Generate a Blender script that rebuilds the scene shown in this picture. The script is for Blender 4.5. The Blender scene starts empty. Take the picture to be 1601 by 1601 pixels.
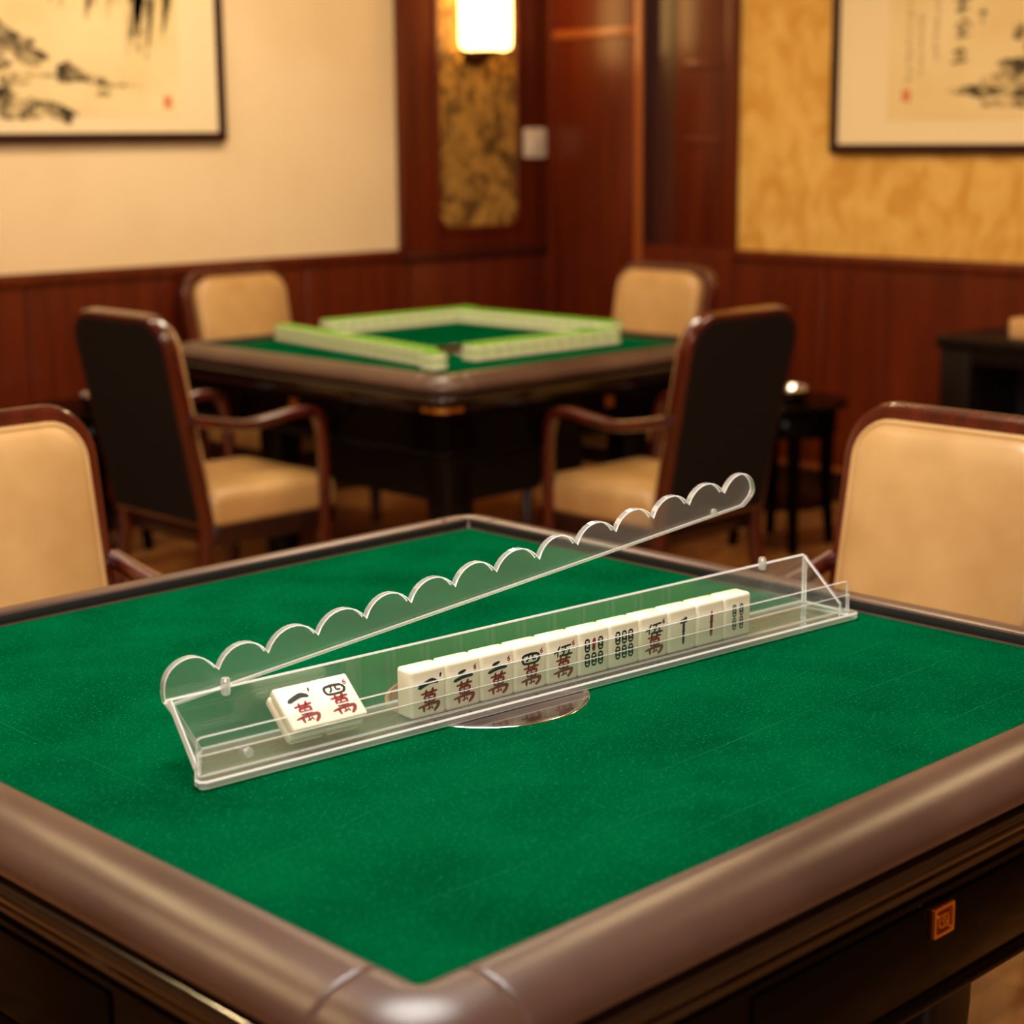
import bpy, bmesh, math, random
from mathutils import Vector, Matrix
random.seed(7)
sc = bpy.context.scene
COL = sc.collection
PI = math.pi

# ------------------------------------------------------------------ camera
cam = bpy.data.objects.new('camera', bpy.data.cameras.new('camera'))
COL.objects.link(cam)
sc.camera = cam
RT = Vector((0.7158119461845637, -0.698246003568264, -0.008110252795991542))
DN = Vector((-0.14806934925019416, -0.14042360477995147, -0.9789569342076432))
FW = Vector((0.6824138960426372, 0.701949948159804, -0.2039057251926907))
CAM = Vector((-0.92581614, -1.06903608, 1.45509592))
M = Matrix((RT, -DN, -FW)).transposed().to_4x4()
M.translation = CAM
cam.matrix_world = M
cam.data.sensor_width = 36
cam.data.lens = 2828.4856 / 1601 * 36
cam.data.clip_start = 0.05
cam.data.dof.use_dof = True
cam.data.dof.focus_distance = 2.28
cam.data.dof.aperture_fstop = 3.4

# ------------------------------------------------------------------ world, lights, exposure
sc.view_settings.view_transform = 'Standard'
sc.view_settings.look = 'None'
sc.view_settings.gamma = 1
sc.view_settings.use_curve_mapping = False
sc.view_settings.exposure = 0.0
sc.cycles.transparent_max_bounces = 32
sc.cycles.max_bounces = 10
world = bpy.data.worlds.new('world')
sc.world = world
world.use_nodes = True
world.node_tree.nodes['Background'].inputs[0].default_value = (1, .78, .5, 1)
world.node_tree.nodes['Background'].inputs[1].default_value = 0.03

def area(name, loc, sx, sy, power, color, target=None, spread=PI):
    l = bpy.data.lights.new(name, 'AREA')
    l.shape = 'RECTANGLE'; l.size = sx; l.size_y = sy
    l.energy = power; l.color = color; l.spread = spread
    o = bpy.data.objects.new(name, l)
    COL.objects.link(o)
    o.location = loc
    if target is not None:
        o.rotation_euler = (Vector(target) - Vector(loc)).to_track_quat('-Z', 'Y').to_euler()
    return o
CEIL = 2.75
area('ceiling_panel_light', (.55, .75, CEIL - .03), 1.1, 1.1, 70, (1, .965, .91))
area('far_table_ceiling_light', (3.1, 3.4, CEIL - .03), .7, .7, 22, (1, .86, .62))
area('left_wall_wash_light', (2.2, 3.75, CEIL - .03), 2.6, .12, 22, (1, .84, .60), (2.3, 4.81, .9))
area('right_wall_wash_light', (4.05, 2.3, CEIL - .03), .12, 2.6, 16, (1, .80, .50), (5.01, 2.4, 1.0))
area('fill_light_behind_camera', (-2.1, -2.3, CEIL - .25), 1.8, 1.8, 105, (1, .95, .87), (.4, .5, .8))  # added fill from behind the camera, brightens the surfaces facing it
for i, (x, y) in enumerate(((.30, 2.62), (2.6, 1.6), (-.9, 2.2), (3.45, .42))):
    area('ceiling_downlight', (x, y, CEIL - .02), .11, .11, 17, (1, .72, .36))

# ------------------------------------------------------------------ materials
def srgb(r, g, b):
    f = lambda c: c / 12.92 if c <= .04045 else ((c + .055) / 1.055) ** 2.4
    return (f(r / 255), f(g / 255), f(b / 255), 1)
MATS = {}
def mat(name, col, rough=.5, metal=0, coat=0, spec=.5, sub=0, bump=None, coat_rough=.05):
    m = bpy.data.materials.new(name); m.use_nodes = True
    b = m.node_tree.nodes['Principled BSDF']
    b.inputs['Base Color'].default_value = col
    b.inputs['Roughness'].default_value = rough
    b.inputs['Metallic'].default_value = metal
    b.inputs['Coat Weight'].default_value = coat
    b.inputs['Coat Roughness'].default_value = coat_rough
    b.inputs['Specular IOR Level'].default_value = spec
    if bump:
        n = m.node_tree.nodes; l = m.node_tree.links
        tc = n.new('ShaderNodeTexCoord'); no = n.new('ShaderNodeTexNoise'); bu = n.new('ShaderNodeBump')
        no.inputs['Scale'].default_value = bump[0]; no.inputs['Detail'].default_value = 6
        bu.inputs['Strength'].default_value = bump[1]; bu.inputs['Distance'].default_value = .002
        l.new(tc.outputs['Object'], no.inputs['Vector']); l.new(no.outputs['Fac'], bu.inputs['Height'])
        l.new(bu.outputs['Normal'], b.inputs['Normal'])
    MATS[name] = m
    return m
def vary(m, c1, c2, scale=(1, 1, 1), nscale=5, detail=6, lo=.35, hi=.65, rough=None, kind='noise', dist=0):
    """base colour = ramp over stretched noise in object space"""
    n = m.node_tree.nodes; l = m.node_tree.links; b = n['Principled BSDF']
    tc = n.new('ShaderNodeTexCoord'); mp = n.new('ShaderNodeMapping')
    mp.inputs['Scale'].default_value = scale
    if kind == 'noise':
        t = n.new('ShaderNodeTexNoise'); t.inputs['Scale'].default_value = nscale; t.inputs['Detail'].default_value = detail
        t.inputs['Distortion'].default_value = dist
        out = t.outputs['Fac']
    else:
        t = n.new('ShaderNodeTexVoronoi'); t.feature = 'SMOOTH_F1'; t.inputs['Scale'].default_value = nscale
        out = t.outputs['Distance']
    r = n.new('ShaderNodeValToRGB')
    r.color_ramp.elements[0].position = lo; r.color_ramp.elements[0].color = c1
    r.color_ramp.elements[1].position = hi; r.color_ramp.elements[1].color = c2
    l.new(tc.outputs['Object'], mp.inputs['Vector']); l.new(mp.outputs['Vector'], t.inputs['Vector'])
    l.new(out, r.inputs['Fac']); l.new(r.outputs['Color'], b.inputs['Base Color'])
    return m

def speckle(m, col, scale, lo, hi, amt):
    n = m.node_tree.nodes; l = m.node_tree.links; b = n['Principled BSDF']
    src = b.inputs['Base Color'].links[0].from_socket
    tc = n.new('ShaderNodeTexCoord'); t = n.new('ShaderNodeTexNoise'); t.inputs['Scale'].default_value = scale; t.inputs['Detail'].default_value = 3
    r = n.new('ShaderNodeMapRange'); r.inputs[1].default_value = lo; r.inputs[2].default_value = hi; r.inputs[4].default_value = amt
    x = n.new('ShaderNodeMix'); x.data_type = 'RGBA'
    l.new(tc.outputs['Object'], t.inputs['Vector']); l.new(t.outputs['Fac'], r.inputs[0]); l.new(r.outputs[0], x.inputs[0])
    l.new(src, x.inputs[6]); x.inputs[7].default_value = col; l.new(x.outputs[2], b.inputs['Base Color'])
felt = vary(mat('green_felt', srgb(0, 95, 50), .95, spec=.0, bump=(900, .5)), srgb(0, 60, 30), srgb(0, 80, 43), nscale=7, detail=15, lo=.3, hi=.72)
speckle(felt, srgb(12, 112, 70), 300, .56, .74, .85)
felt_worn = mat('worn_felt', srgb(16, 100, 60), .95, spec=.0)
leather = vary(mat('brown_leather', srgb(92, 66, 56), .29, spec=.5, bump=(500, .12)), srgb(68, 47, 39), srgb(85, 61, 52), nscale=4)
black_gloss = mat('black_lacquer', srgb(6, 3, 2), .12, coat=0, spec=.05)
moulding_m = mat('brown_lacquer', srgb(24, 11, 7), .16, coat=.25)
black_matt = mat('black_matt', srgb(12, 9, 8), .6)
dark_leg = mat('black_satin', srgb(14, 9, 8), .4, spec=.25)
gold = mat('brass', srgb(236, 176, 84), .3, metal=1)
chrome = mat('polished_metal', srgb(205, 195, 185), .12, metal=1)
smoke = vary(mat('smoked_glass', srgb(52, 42, 38), .12, coat=.7), srgb(40, 30, 27), srgb(84, 68, 60), nscale=22, detail=8)
mahog = vary(mat('mahogany', srgb(84, 24, 10), .22, coat=.7), srgb(48, 10, 4), srgb(86, 24, 10), scale=(6, 6, 1), nscale=4, lo=.3, hi=.7)
dark_mahog = vary(mat('dark_mahogany', srgb(36, 10, 6), .3, coat=.25), srgb(28, 7, 4), srgb(44, 13, 7), scale=(6, 6, 1), nscale=4)
panel_wood = vary(mat('panel_wood', srgb(100, 30, 12), .34, coat=.10, coat_rough=.2, spec=.35), srgb(74, 22, 6), srgb(104, 37, 10), scale=(7, 7, .5), nscale=3, lo=.25, hi=.75)
panel_dark = vary(mat('panel_wood_dark', srgb(60, 18, 8), .35, coat=.2), srgb(48, 13, 6), srgb(72, 23, 9), scale=(7, 7, .5), nscale=3, lo=.25, hi=.75)
trim_wood = mat('light_trim_wood', srgb(150, 78, 30), .35, coat=.3)
beige = vary(mat('beige_leather', srgb(206, 166, 104), .33, spec=.5, bump=(160, .1)), srgb(178, 136, 82), srgb(197, 156, 100), nscale=6, detail=8)
dark_back = mat('dark_brown_fabric', srgb(20, 13, 9), .9, spec=.2)
cream = vary(mat('cream_wallpaper', srgb(234, 212, 178), .8, spec=.2), srgb(228, 197, 152), srgb(236, 208, 166), nscale=2)
gold_paper = vary(mat('gold_wallpaper', srgb(226, 178, 96), .75, spec=.25), srgb(206, 150, 64), srgb(228, 180, 96), scale=(1, 1, .7), nscale=9, detail=3, lo=.35, hi=.62, dist=.8)
damask = vary(mat('gold_damask', srgb(150, 110, 50), .6, spec=.3), srgb(96, 66, 26), srgb(176, 130, 60), scale=(1, 1, .8), nscale=13, detail=2, lo=.38, hi=.6, dist=1.5)
ceil_m = mat('ceiling_paint', srgb(238, 226, 204), .9)
floor_m = vary(mat('brown_stone_floor', srgb(150, 100, 50), .3, coat=.2), srgb(112, 62, 26), srgb(176, 122, 66), scale=(1, 2.2, 1), nscale=4, detail=8, lo=.3, hi=.7, dist=.8)
ivory = mat('ivory_tile', srgb(246, 238, 212), .22, coat=.4)
tile_green = mat('green_tile_back', srgb(120, 196, 62), .25, coat=.4)
tile_green_deep = mat('green_tile_back_deep', srgb(70, 160, 80), .25, coat=.4)
ink_black = mat('engraved_black', srgb(14, 12, 10), .5)
ink_red = mat('engraved_red', srgb(134, 8, 14), .5)
paper = vary(mat('painting_paper', srgb(232, 205, 150), .85, spec=.2), srgb(228, 198, 140), srgb(238, 214, 164), nscale=3)
mount = mat('painting_mount', srgb(238, 214, 170), .85, spec=.2)
dark_walnut = mat('dark_walnut', srgb(18, 7, 5), .4, spec=.2)
bronze_plate = mat('bronze_plate', srgb(120, 54, 18), .3, metal=.9)
frame_wood = mat('frame_wood', srgb(46, 12, 6), .5, spec=.25)
seal_red = mat('seal_red', srgb(214, 120, 78), .8)
white_plastic = mat('white_plastic', srgb(214, 196, 178), .4)
bronze = mat('bronze', srgb(70, 42, 20), .35, metal=.8)
tissue_card = mat('tan_card', srgb(196, 150, 96), .6)

def ink_wash(name, dark, scale, lo, hi):
    """ink brushed on paper: noise mixes ink with the paper colour"""
    m = mat(name, dark, .85, spec=.2)
    return vary(m, dark, srgb(226, 198, 142), nscale=scale, detail=10, lo=lo, hi=hi, dist=.6)
ink_rock = ink_wash('ink_wash_dark', srgb(62, 52, 38), 22, .42, .72)
ink_soft = ink_wash('ink_wash_soft', srgb(104, 86, 58), 26, .38, .62)
ink_pale = ink_wash('ink_wash_pale', srgb(170, 142, 98), 30, .45, .75)

def acrylic(name, tint, milk, milk_col, rough, base_refl):
    m = bpy.data.materials.new(name); m.use_nodes = True
    n = m.node_tree.nodes; l = m.node_tree.links
    n.clear()
    out = n.new('ShaderNodeOutputMaterial')
    tr = n.new('ShaderNodeBsdfTransparent'); tr.inputs[0].default_value = tint
    gl = n.new('ShaderNodeBsdfGlossy'); gl.inputs['Roughness'].default_value = rough; gl.inputs[0].default_value = (1, 1, 1, 1)
    df = n.new('ShaderNodeBsdfDiffuse'); df.inputs[0].default_value = milk_col
    tl = n.new('ShaderNodeBsdfTranslucent'); tl.inputs[0].default_value = milk_col
    md = n.new('ShaderNodeMixShader'); md.inputs[0].default_value = .28
    l.new(df.outputs[0], md.inputs[1]); l.new(tl.outputs[0], md.inputs[2])
    m1 = n.new('ShaderNodeMixShader'); m1.inputs[0].default_value = milk
    l.new(tr.outputs[0], m1.inputs[1]); l.new(md.outputs[0], m1.inputs[2])
    lw = n.new('ShaderNodeLayerWeight'); lw.inputs['Blend'].default_value = .5
    p = n.new('ShaderNodeMath'); p.operation = 'POWER'; p.inputs[1].default_value = 5
    k = n.new('ShaderNodeMath'); k.operation = 'MULTIPLY_ADD'; k.inputs[1].default_value = 1 - base_refl; k.inputs[2].default_value = base_refl
    l.new(lw.outputs['Facing'], p.inputs[0]); l.new(p.outputs[0], k.inputs[0])
    m2 = n.new('ShaderNodeMixShader')
    l.new(k.outputs[0], m2.inputs[0]); l.new(m1.outputs[0], m2.inputs[1]); l.new(gl.outputs[0], m2.inputs[2])
    l.new(m2.outputs[0], out.inputs[0])
    MATS[name] = m
    return m
acr_face = acrylic('clear_acrylic', (.97, .985, .98, 1), .014, (.95, .97, .97, 1), .03, .04)
acr_panel = acrylic('clear_acrylic_panel', (.965, .985, .975, 1), .055, (.96, .98, .98, 1), .03, .05)
acr_base = acrylic('clear_acrylic_base', (.95, .965, .96, 1), .035, (.95, .97, .97, 1), .06, .075)
acr_side = acrylic('clear_acrylic_cut_side', (.93, .95, .94, 1), .36, (.98, .99, .99, 1), .08, .28)  # whitened to imitate the light gathered in cut edges
acr_edge = acrylic('clear_acrylic_edge_highlight', (.97, .98, .98, 1), .85, (.99, .99, .99, 1), .12, .12)  # milky white painted on bevels, stands in for bright edge highlights

def glow(name, col, strength):
    m = bpy.data.materials.new(name); m.use_nodes = True
    n = m.node_tree.nodes; l = m.node_tree.links
    b = n['Principled BSDF']
    b.inputs['Base Color'].default_value = (.9, .8, .6, 1)
    b.inputs['Emission Color'].default_value = col
    b.inputs['Emission Strength'].default_value = strength
    return m
lamp_glow = glow('lit_lamp_glass', (1, .58, .17, 1), 9)

# ------------------------------------------------------------------ mesh helpers
class MB:
    def __init__(s):
        s.v = []; s.f = []; s.m = []
    def add(s, vs, fs, mi=0):
        o = len(s.v)
        s.v += [tuple(p) for p in vs]
        for f in fs:
            s.f.append([i + o for i in f]); s.m.append(mi)
    def box(s, a, b, mi=0):
        x0, y0, z0 = a; x1, y1, z1 = b
        s.add([(x0, y0, z0), (x1, y0, z0), (x1, y1, z0), (x0, y1, z0), (x0, y0, z1), (x1, y0, z1), (x1, y1, z1), (x0, y1, z1)],
              [(0, 3, 2, 1), (4, 5, 6, 7), (0, 1, 5, 4), (1, 2, 6, 5), (2, 3, 7, 6), (3, 0, 4, 7)], mi)
    def loops(s, L, closed=True, cap0=False, cap1=False, mi=0):
        """skin a list of equal-length point loops"""
        o = len(s.v); n = len(L[0])
        for lp in L: s.v += [tuple(p) for p in lp]
        for i in range(len(L) - 1):
            for j in range(n if closed else n - 1):
                k = (j + 1) % n
                s.f.append([o + i * n + j, o + i * n + k, o + (i + 1) * n + k, o + (i + 1) * n + j]); s.m.append(mi)
        if cap0: s.f.append([o + j for j in range(n)][::-1]); s.m.append(mi)
        if cap1: s.f.append([o + (len(L) - 1) * n + j for j in range(n)]); s.m.append(mi)
    def lathe(s, prof, c=(0, 0, 0), n=40, mi=0):
        s.loops([[(c[0] + r * math.cos(2 * PI * j / n), c[1] + r * math.sin(2 * PI * j / n), c[2] + z) for j in range(n)] for r, z in prof], True, True, True, mi)
    def prism(s, poly, z0, z1, mf=0, me=0, T=None):
        """extruded polygon, faces mf, cut edges me; T maps (x,y,z)"""
        T = T or (lambda p: p)
        n = len(poly); o = len(s.v)
        s.v += [tuple(T((x, y, z0))) for x, y in poly] + [tuple(T((x, y, z1))) for x, y in poly]
        s.f.append([o + i for i in range(n)][::-1]); s.m.append(mf)
        s.f.append([o + n + i for i in range(n)]); s.m.append(mf)
        for i in range(n):
            k = (i + 1) % n
            s.f.append([o + i, o + k, o + n + k, o + n + i]); s.m.append(me)
    def sheet(s, poly, z0, z1, c, mf=0, ms=1, mb=2, T=None):
        """extruded polygon with chamfered rims: faces mf, cut sides ms, bevels mb"""
        T = T or (lambda p: p)
        n = len(poly)
        ar = sum(poly[i][0] * poly[(i + 1) % n][1] - poly[(i + 1) % n][0] * poly[i][1] for i in range(n))
        sg = 1 if ar > 0 else -1
        ins = []
        for i in range(n):
            p, q, r = Vector(poly[i - 1]), Vector(poly[i]), Vector(poly[(i + 1) % n])
            d1, d2 = (q - p).normalized(), (r - q).normalized()
            n1, n2 = Vector((-d1.y, d1.x)) * sg, Vector((-d2.y, d2.x)) * sg
            m = (n1 + n2); m = m.normalized() * c / max(.45, m.normalized().dot(n1)) if m.length > 1e-4 else n1 * c
            ins.append((q.x + m.x, q.y + m.y))
        L = [[T((x, y, z)) for x, y in P] for P, z in ((ins, z0), (poly, z0 + c), (poly, z1 - c), (ins, z1))]
        s.loops(L[0:2], True, False, False, mb); s.loops(L[1:3], True, False, False, ms); s.loops(L[2:4], True, False, False, mb)
        o = len(s.v); s.v += [tuple(p) for p in L[0]] + [tuple(p) for p in L[3]]
        s.f.append([o + i for i in range(n)][::-1]); s.m.append(mf); s.f.append([o + n + i for i in range(n)]); s.m.append(mf)
    def tube(s, pts, w, h, n=8, mi=0, up=(0, 0, 1)):
        """swept super-ellipse w x h along points (w,h may be lists)"""
        P = [Vector(p) for p in pts]; L = []
        for i, p in enumerate(P):
            t = (P[min(i + 1, len(P) - 1)] - P[max(i - 1, 0)]).normalized()
            u = Vector(up)
            sx = t.cross(u)
            if sx.length < 1e-4: sx = t.cross(Vector((0, 1, 0)))
            sx.normalize(); sy = sx.cross(t).normalized()
            ww = w[i] if isinstance(w, (list, tuple)) else w
            hh = h[i] if isinstance(h, (list, tuple)) else h
            lp = []
            for j in range(n):
                a = 2 * PI * (j + .5) / n
                ca, sa = math.cos(a), math.sin(a)
                e = .6
                lp.append(p + sx * (ww / 2 * math.copysign(abs(ca) ** e, ca)) + sy * (hh / 2 * math.copysign(abs(sa) ** e, sa)))
            L.append(lp)
        s.loops(L, True, True, True, mi)
    def build(s, name, mats, parent=None, bevel=0, seg=2, smooth=True, ang=40):
        me = bpy.data.meshes.new(name)
        me.from_pydata(s.v, [], s.f)
        if not isinstance(mats, (list, tuple)): mats = [mats]
        for m in mats: me.materials.append(m)
        for p, mi in zip(me.polygons, s.m): p.material_index = mi
        bm = bmesh.new(); bm.from_mesh(me)
        bmesh.ops.recalc_face_normals(bm, faces=bm.faces)
        if bevel:
            es = [e for e in bm.edges if len(e.link_faces) == 2 and e.calc_face_angle(0) > math.radians(35)]
            bmesh.ops.bevel(bm, geom=es, offset=bevel, segments=seg, profile=.5, affect='EDGES', clamp_overlap=True)
        if smooth:
            for f in bm.faces: f.smooth = True
            for e in bm.edges:
                if len(e.link_faces) == 2 and e.calc_face_angle(0) > math.radians(ang): e.smooth = False
        bm.to_mesh(me); bm.free()
        o = bpy.data.objects.new(name, me)
        COL.objects.link(o)
        if parent: o.parent = parent
        return o
def empty(name, loc=(0, 0, 0), rot=(0, 0, 0)):
    o = bpy.data.objects.new(name, None); COL.objects.link(o)
    o.empty_display_size = .05
    o.location = loc; o.rotation_euler = rot
    return o
def tag(o, label=None, cat=None, group=None, kind=None):
    if label: o['label'] = label
    if cat: o['category'] = cat
    if group: o['group'] = group
    if kind: o['kind'] = kind
    return o
def struct(o, label=None):
    o['kind'] = 'structure'
    if label: o['label'] = label
    return o
def kids(o):
    return [c for c in COL.objects if c.parent == o]
def copy_tree(o, parent=None):
    c = o.copy(); COL.objects.link(c)
    if parent: c.parent = parent
    for ch in kids(o): copy_tree(ch, c)
    return c
def rr(w, h, r, n=6, cx=0, cy=0, rb=None):
    """rounded rectangle outline, counter-clockwise; r top radius, rb bottom radius"""
    rb = r if rb is None else rb
    P = []
    for (sx, sy, a0, q) in ((1, 1, 0, r), (-1, 1, 90, r), (-1, -1, 180, rb), (1, -1, 270, rb)):
        x = sx * (w / 2 - q); y = sy * (h / 2 - q)
        for i in range(n + 1):
            a = math.radians(a0 + 90 * i / n)
            P.append((cx + x + q * math.cos(a), cy + y + q * math.sin(a)))
    return P
def catmull(P, k=6):
    P = [Vector(p) for p in P]; out = []
    for i in range(len(P) - 1):
        a, b, c, d = P[max(i - 1, 0)], P[i], P[i + 1], P[min(i + 2, len(P) - 1)]
        for j in range(k):
            t = j / k
            out.append(.5 * ((2 * b) + (c - a) * t + (2 * a - 5 * b + 4 * c - d) * t * t + (3 * b - a - 3 * c + d) * t ** 3))
    out.append(P[-1])
    return out
def brush(mb, pts, w, T, th=.0006, k=5, mi=0):
    """a brush stroke: smooth ribbon with rounded ends, (x,z) points, width list or number; T maps (x,z,h) to 3D"""
    P = catmull([(p[0], p[1], 0) for p in pts], k) if len(pts) > 2 else [Vector((p[0], p[1], 0)).lerp(Vector((q[0], q[1], 0)), t) for p, q in [(pts[0], pts[1])] for t in (0, .25, .5, .75, 1)]
    n = len(P); L = []; R = []
    for i, p in enumerate(P):
        t = (P[min(i + 1, n - 1)] - P[max(i - 1, 0)])
        t = t.normalized() if t.length else Vector((1, 0, 0))
        nn = Vector((-t.y, t.x, 0))
        f = i / (n - 1)
        if isinstance(w, (list, tuple)):
            q = f * (len(w) - 1); a = min(int(q), len(w) - 2); ww = w[a] + (w[a + 1] - w[a]) * (q - a)
        else: ww = w
        e = 1
        if i in (0, n - 1): e = .55
        L.append(p + nn * ww / 2 * e); R.append(p - nn * ww / 2 * e)
    t0 = (P[1] - P[0]).normalized(); t1 = (P[-1] - P[-2]).normalized()
    w0 = (w[0] if isinstance(w, (list, tuple)) else w); w1 = (w[-1] if isinstance(w, (list, tuple)) else w)
    poly = [P[0] - t0 * w0 * .3] + R + [P[-1] + t1 * w1 * .3] + L[::-1]
    o = len(mb.v); m = len(poly)
    mb.v += [tuple(T(q.x, q.y, th)) for q in poly] + [tuple(T(q.x, q.y, 0)) for q in poly]
    # top as quads strip + ends
    idxR = [o + 1 + i for i in range(n)]; idxL = [o + m - 1 - i for i in range(n)]
    for i in range(n - 1):
        mb.f.append([idxR[i], idxR[i + 1], idxL[i + 1], idxL[i]]); mb.m.append(mi)
    mb.f.append([o, idxR[0], idxL[0]]); mb.m.append(mi)
    mb.f.append([o + n + 1, idxL[-1], idxR[-1]]); mb.m.append(mi)
    for i in range(m):
        j = (i + 1) % m
        mb.f.append([o + i, o + j, o + m + j, o + m + i]); mb.m.append(mi)

# ------------------------------------------------------------------ room shell
WX, WY = 5.0105, 4.814         # right wall plane, left wall plane
X0, Y0 = -3.4, -3.4
WZ = .985                      # top of the wainscot
b = MB(); b.box((X0 - .1, Y0 - .1, -.1), (WX + .2, WY + .1, 0)); struct(b.build('floor', floor_m))
b = MB(); b.box((X0 - .1, Y0 - .1, CEIL), (WX + .2, WY + .1, CEIL + .1)); struct(b.build('ceiling', ceil_m))
b = MB(); b.box((X0 - .1, WY, 0), (WX + .2, WY + .1, CEIL)); struct(b.build('wall_left', cream))
# right wall: a recess 3.70 < y < 4.19 set 6 cm back
b = MB()
b.box((WX, Y0, 0), (WX + .2, 3.70, CEIL)); b.box((WX + .035, 3.70, 0), (WX + .2, 4.19, CEIL)); b.box((WX, 4.19, 0), (WX + .2, WY, CEIL))
struct(b.build('wall_right', gold_paper))
b = MB(); b.box((X0 - .1, Y0 - .1, 0), (X0, WY, CEIL)); struct(b.build('wall_back', cream))
b = MB(); b.box((X0, Y0 - .1, 0), (WX + .2, Y0, CEIL)); struct(b.build('wall_front', cream))

def wainscot_left():
    b = MB(); d = MB()
    # backing + boards with narrow gaps, then a cap
    b.box((X0, WY - .012, 0), (WX, WY, WZ - .02))
    seams = [X0, -2.2, -1.05, .1, 1.25, 2.36, 3.62, 4.13]
    for a, c in zip(seams[:-1], seams[1:]):
        b.box((a + .004, WY - .022, .12), (c - .004, WY - .012, WZ - .045))
    o = b.build('trim_1', panel_wood, bevel=.002, seg=1); struct(o)
    c = MB(); c.box((X0, WY - .034, WZ - .045), (4.13, WY, WZ)); struct(c.build('trim_2', panel_wood, bevel=.006))
    c = MB(); c.box((X0, WY - .036, 0), (WX, WY, .12)); struct(c.build('baseboard_left', dark_mahog, bevel=.004))
wainscot_left()
def wainscot_right():
    b = MB()
    b.box((WX - .012, Y0, 0), (WX, WY, WZ - .02))
    seams = [Y0, -2.6, -1.4, -.2, .95, 2.09, 3.229, 3.70]
    for a, c in zip(seams[:-1], seams[1:]):
        b.box((WX - .022, a + .004, .12), (WX - .012, c - .004, WZ - .045))
    struct(b.build('trim_3', panel_wood, bevel=.002, seg=1))
    c = MB(); c.box((WX - .034, Y0, WZ - .045), (WX, 3.70, WZ)); struct(c.build('trim_4', panel_wood, bevel=.006))
    c = MB(); c.box((WX - .036, Y0, 0), (WX, WY - .036, .12)); struct(c.build('baseboard_right', dark_mahog, bevel=.004))
    c = MB(); c.box((WX - .03, Y0, .12), (WX - .012, WY - .022, .14)); struct(c.build('trim_5', trim_wood, bevel=.003))
wainscot_right()
# pilaster on the left wall beside the corner: wood panel, dado line, damask inset with clipped corners
b = MB()
px0, px1 = 4.13, WX
def clipped(x0, x1, z0, z1, c):
    return [(x0 + c, z0), (x1 - c, z0), (x1, z0 + c), (x1, z1 - c), (x1 - c, z1), (x0 + c, z1), (x0, z1 - c), (x0, z0 + c)]
b.box((px0, WY - .045, WZ - .02), (px1, WY, CEIL))
struct(b.build('trim_6', panel_wood, bevel=.006))
b = MB(); b.box((px0, WY - .03, .12), (px0 + .03, WY, WZ - .02)); b.box((px0 + .04, WY - .03, .12), (px1, WY, WZ - .055)); struct(b.build('trim_7', panel_wood, bevel=.004))
b = MB(); b.box((px0, WY - .05, WZ - .05), (px1, WY, WZ - .02)); struct(b.build('trim_8', panel_dark, bevel=.004))
b = MB()
b.prism(clipped(4.335, 4.79, 1.07, 2.55, .04), 0, .006, T=lambda p: (p[0], WY - .045 - p[2], p[1]))
struct(b.build('trim_9', damask))
b = MB()   # raised bead round the inset
o_, i_ = clipped(4.31, 4.815, 1.045, 2.575, .05), clipped(4.335, 4.79, 1.07, 2.55, .04)
b.loops([[(x, WY - .045, z) for x, z in o_], [(x, WY - .058, z) for x, z in o_], [(x, WY - .058, z) for x, z in i_], [(x, WY - .045, z) for x, z in i_]])
struct(b.build('trim_10', panel_wood, bevel=.003))
# tall wood door-like panel on the right wall next to the corner, with lighter trims
b = MB(); b.box((WX - .02, 4.19, .12), (WX, WY - .045, CEIL)); struct(b.build('trim_11', panel_wood, bevel=.003))
for i, (y0, y1, m) in enumerate(((4.722, 4.752, panel_wood), (4.19, 4.232, trim_wood))):
    b = MB(); b.box((WX - .035, y0, .14), (WX - .02, y1, CEIL)); struct(b.build('trim_%d' % (12 + i), m, bevel=.004))
b = MB(); b.box((WX - .032, 4.232, 1.868), (WX - .02, 4.722, 1.905)); struct(b.build('trim_14', trim_wood, bevel=.004))
# recess lined in dark wood with a narrower panel and cross rails
b = MB(); b.box((WX + .025, 3.70, .12), (WX + .035, 4.19, CEIL)); b.box((WX - .019, 4.182, WZ), (WX + .03, 4.1899, CEIL)); struct(b.build('trim_15', panel_dark))
b = MB(); b.box((WX + .012, 3.74, WZ), (WX + .025, 4.035, CEIL)); struct(b.build('trim_16', panel_wood, bevel=.004))
for i, z in enumerate((1.735, 1.425)):
    b = MB(); b.box((WX + .006, 3.79, z - .018), (WX + .012, 3.99, z + .018)); struct(b.build('trim_%d' % (17 + i), panel_wood, bevel=.003))
b = MB(); b.box((WX - .024, 3.685, WZ), (WX + .03, 3.745, CEIL)); struct(b.build('trim_19', panel_wood, bevel=.005))
b = MB(); b.box((WX - .020, 3.702, .14), (WX + .02, 4.188, WZ)); struct(b.build('trim_20', panel_wood))

# wall sconce
s = tag(empty('wall_sconce', (4.53, WY - .051, 1.81)), 'lit frosted glass wall sconce on the gold patterned inset', 'lamp')
b = MB(); lp = lambda w, d, z: [(x, -.085 + y, z) for x, y in rr(w, d, min(w, d) * .48, 8)]
b.loops([lp(.19, .10, 0), lp(.23, .13, .006), lp(.245, .142, .02), lp(.25, .145, .05), lp(.25, .145, .42), lp(.24, .14, .44)], True, True, True)
b.build('lamp_shade', lamp_glow, s)
b = MB(); b.box((-.06, -.014, -.06), (.06, 0, .50)); b.build('back_plate', bronze, s, bevel=.005)
b = MB(); b.tube([(0, -.01, -.03), (0, -.06, -.035), (0, -.085, -.02), (0, -.085, -.002)], .05, .04); b.lathe([(.045, -.015), (.06, -.008), (.06, -.001)], (0, -.085, 0), 24)
b.build('bracket', bronze, s)
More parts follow.
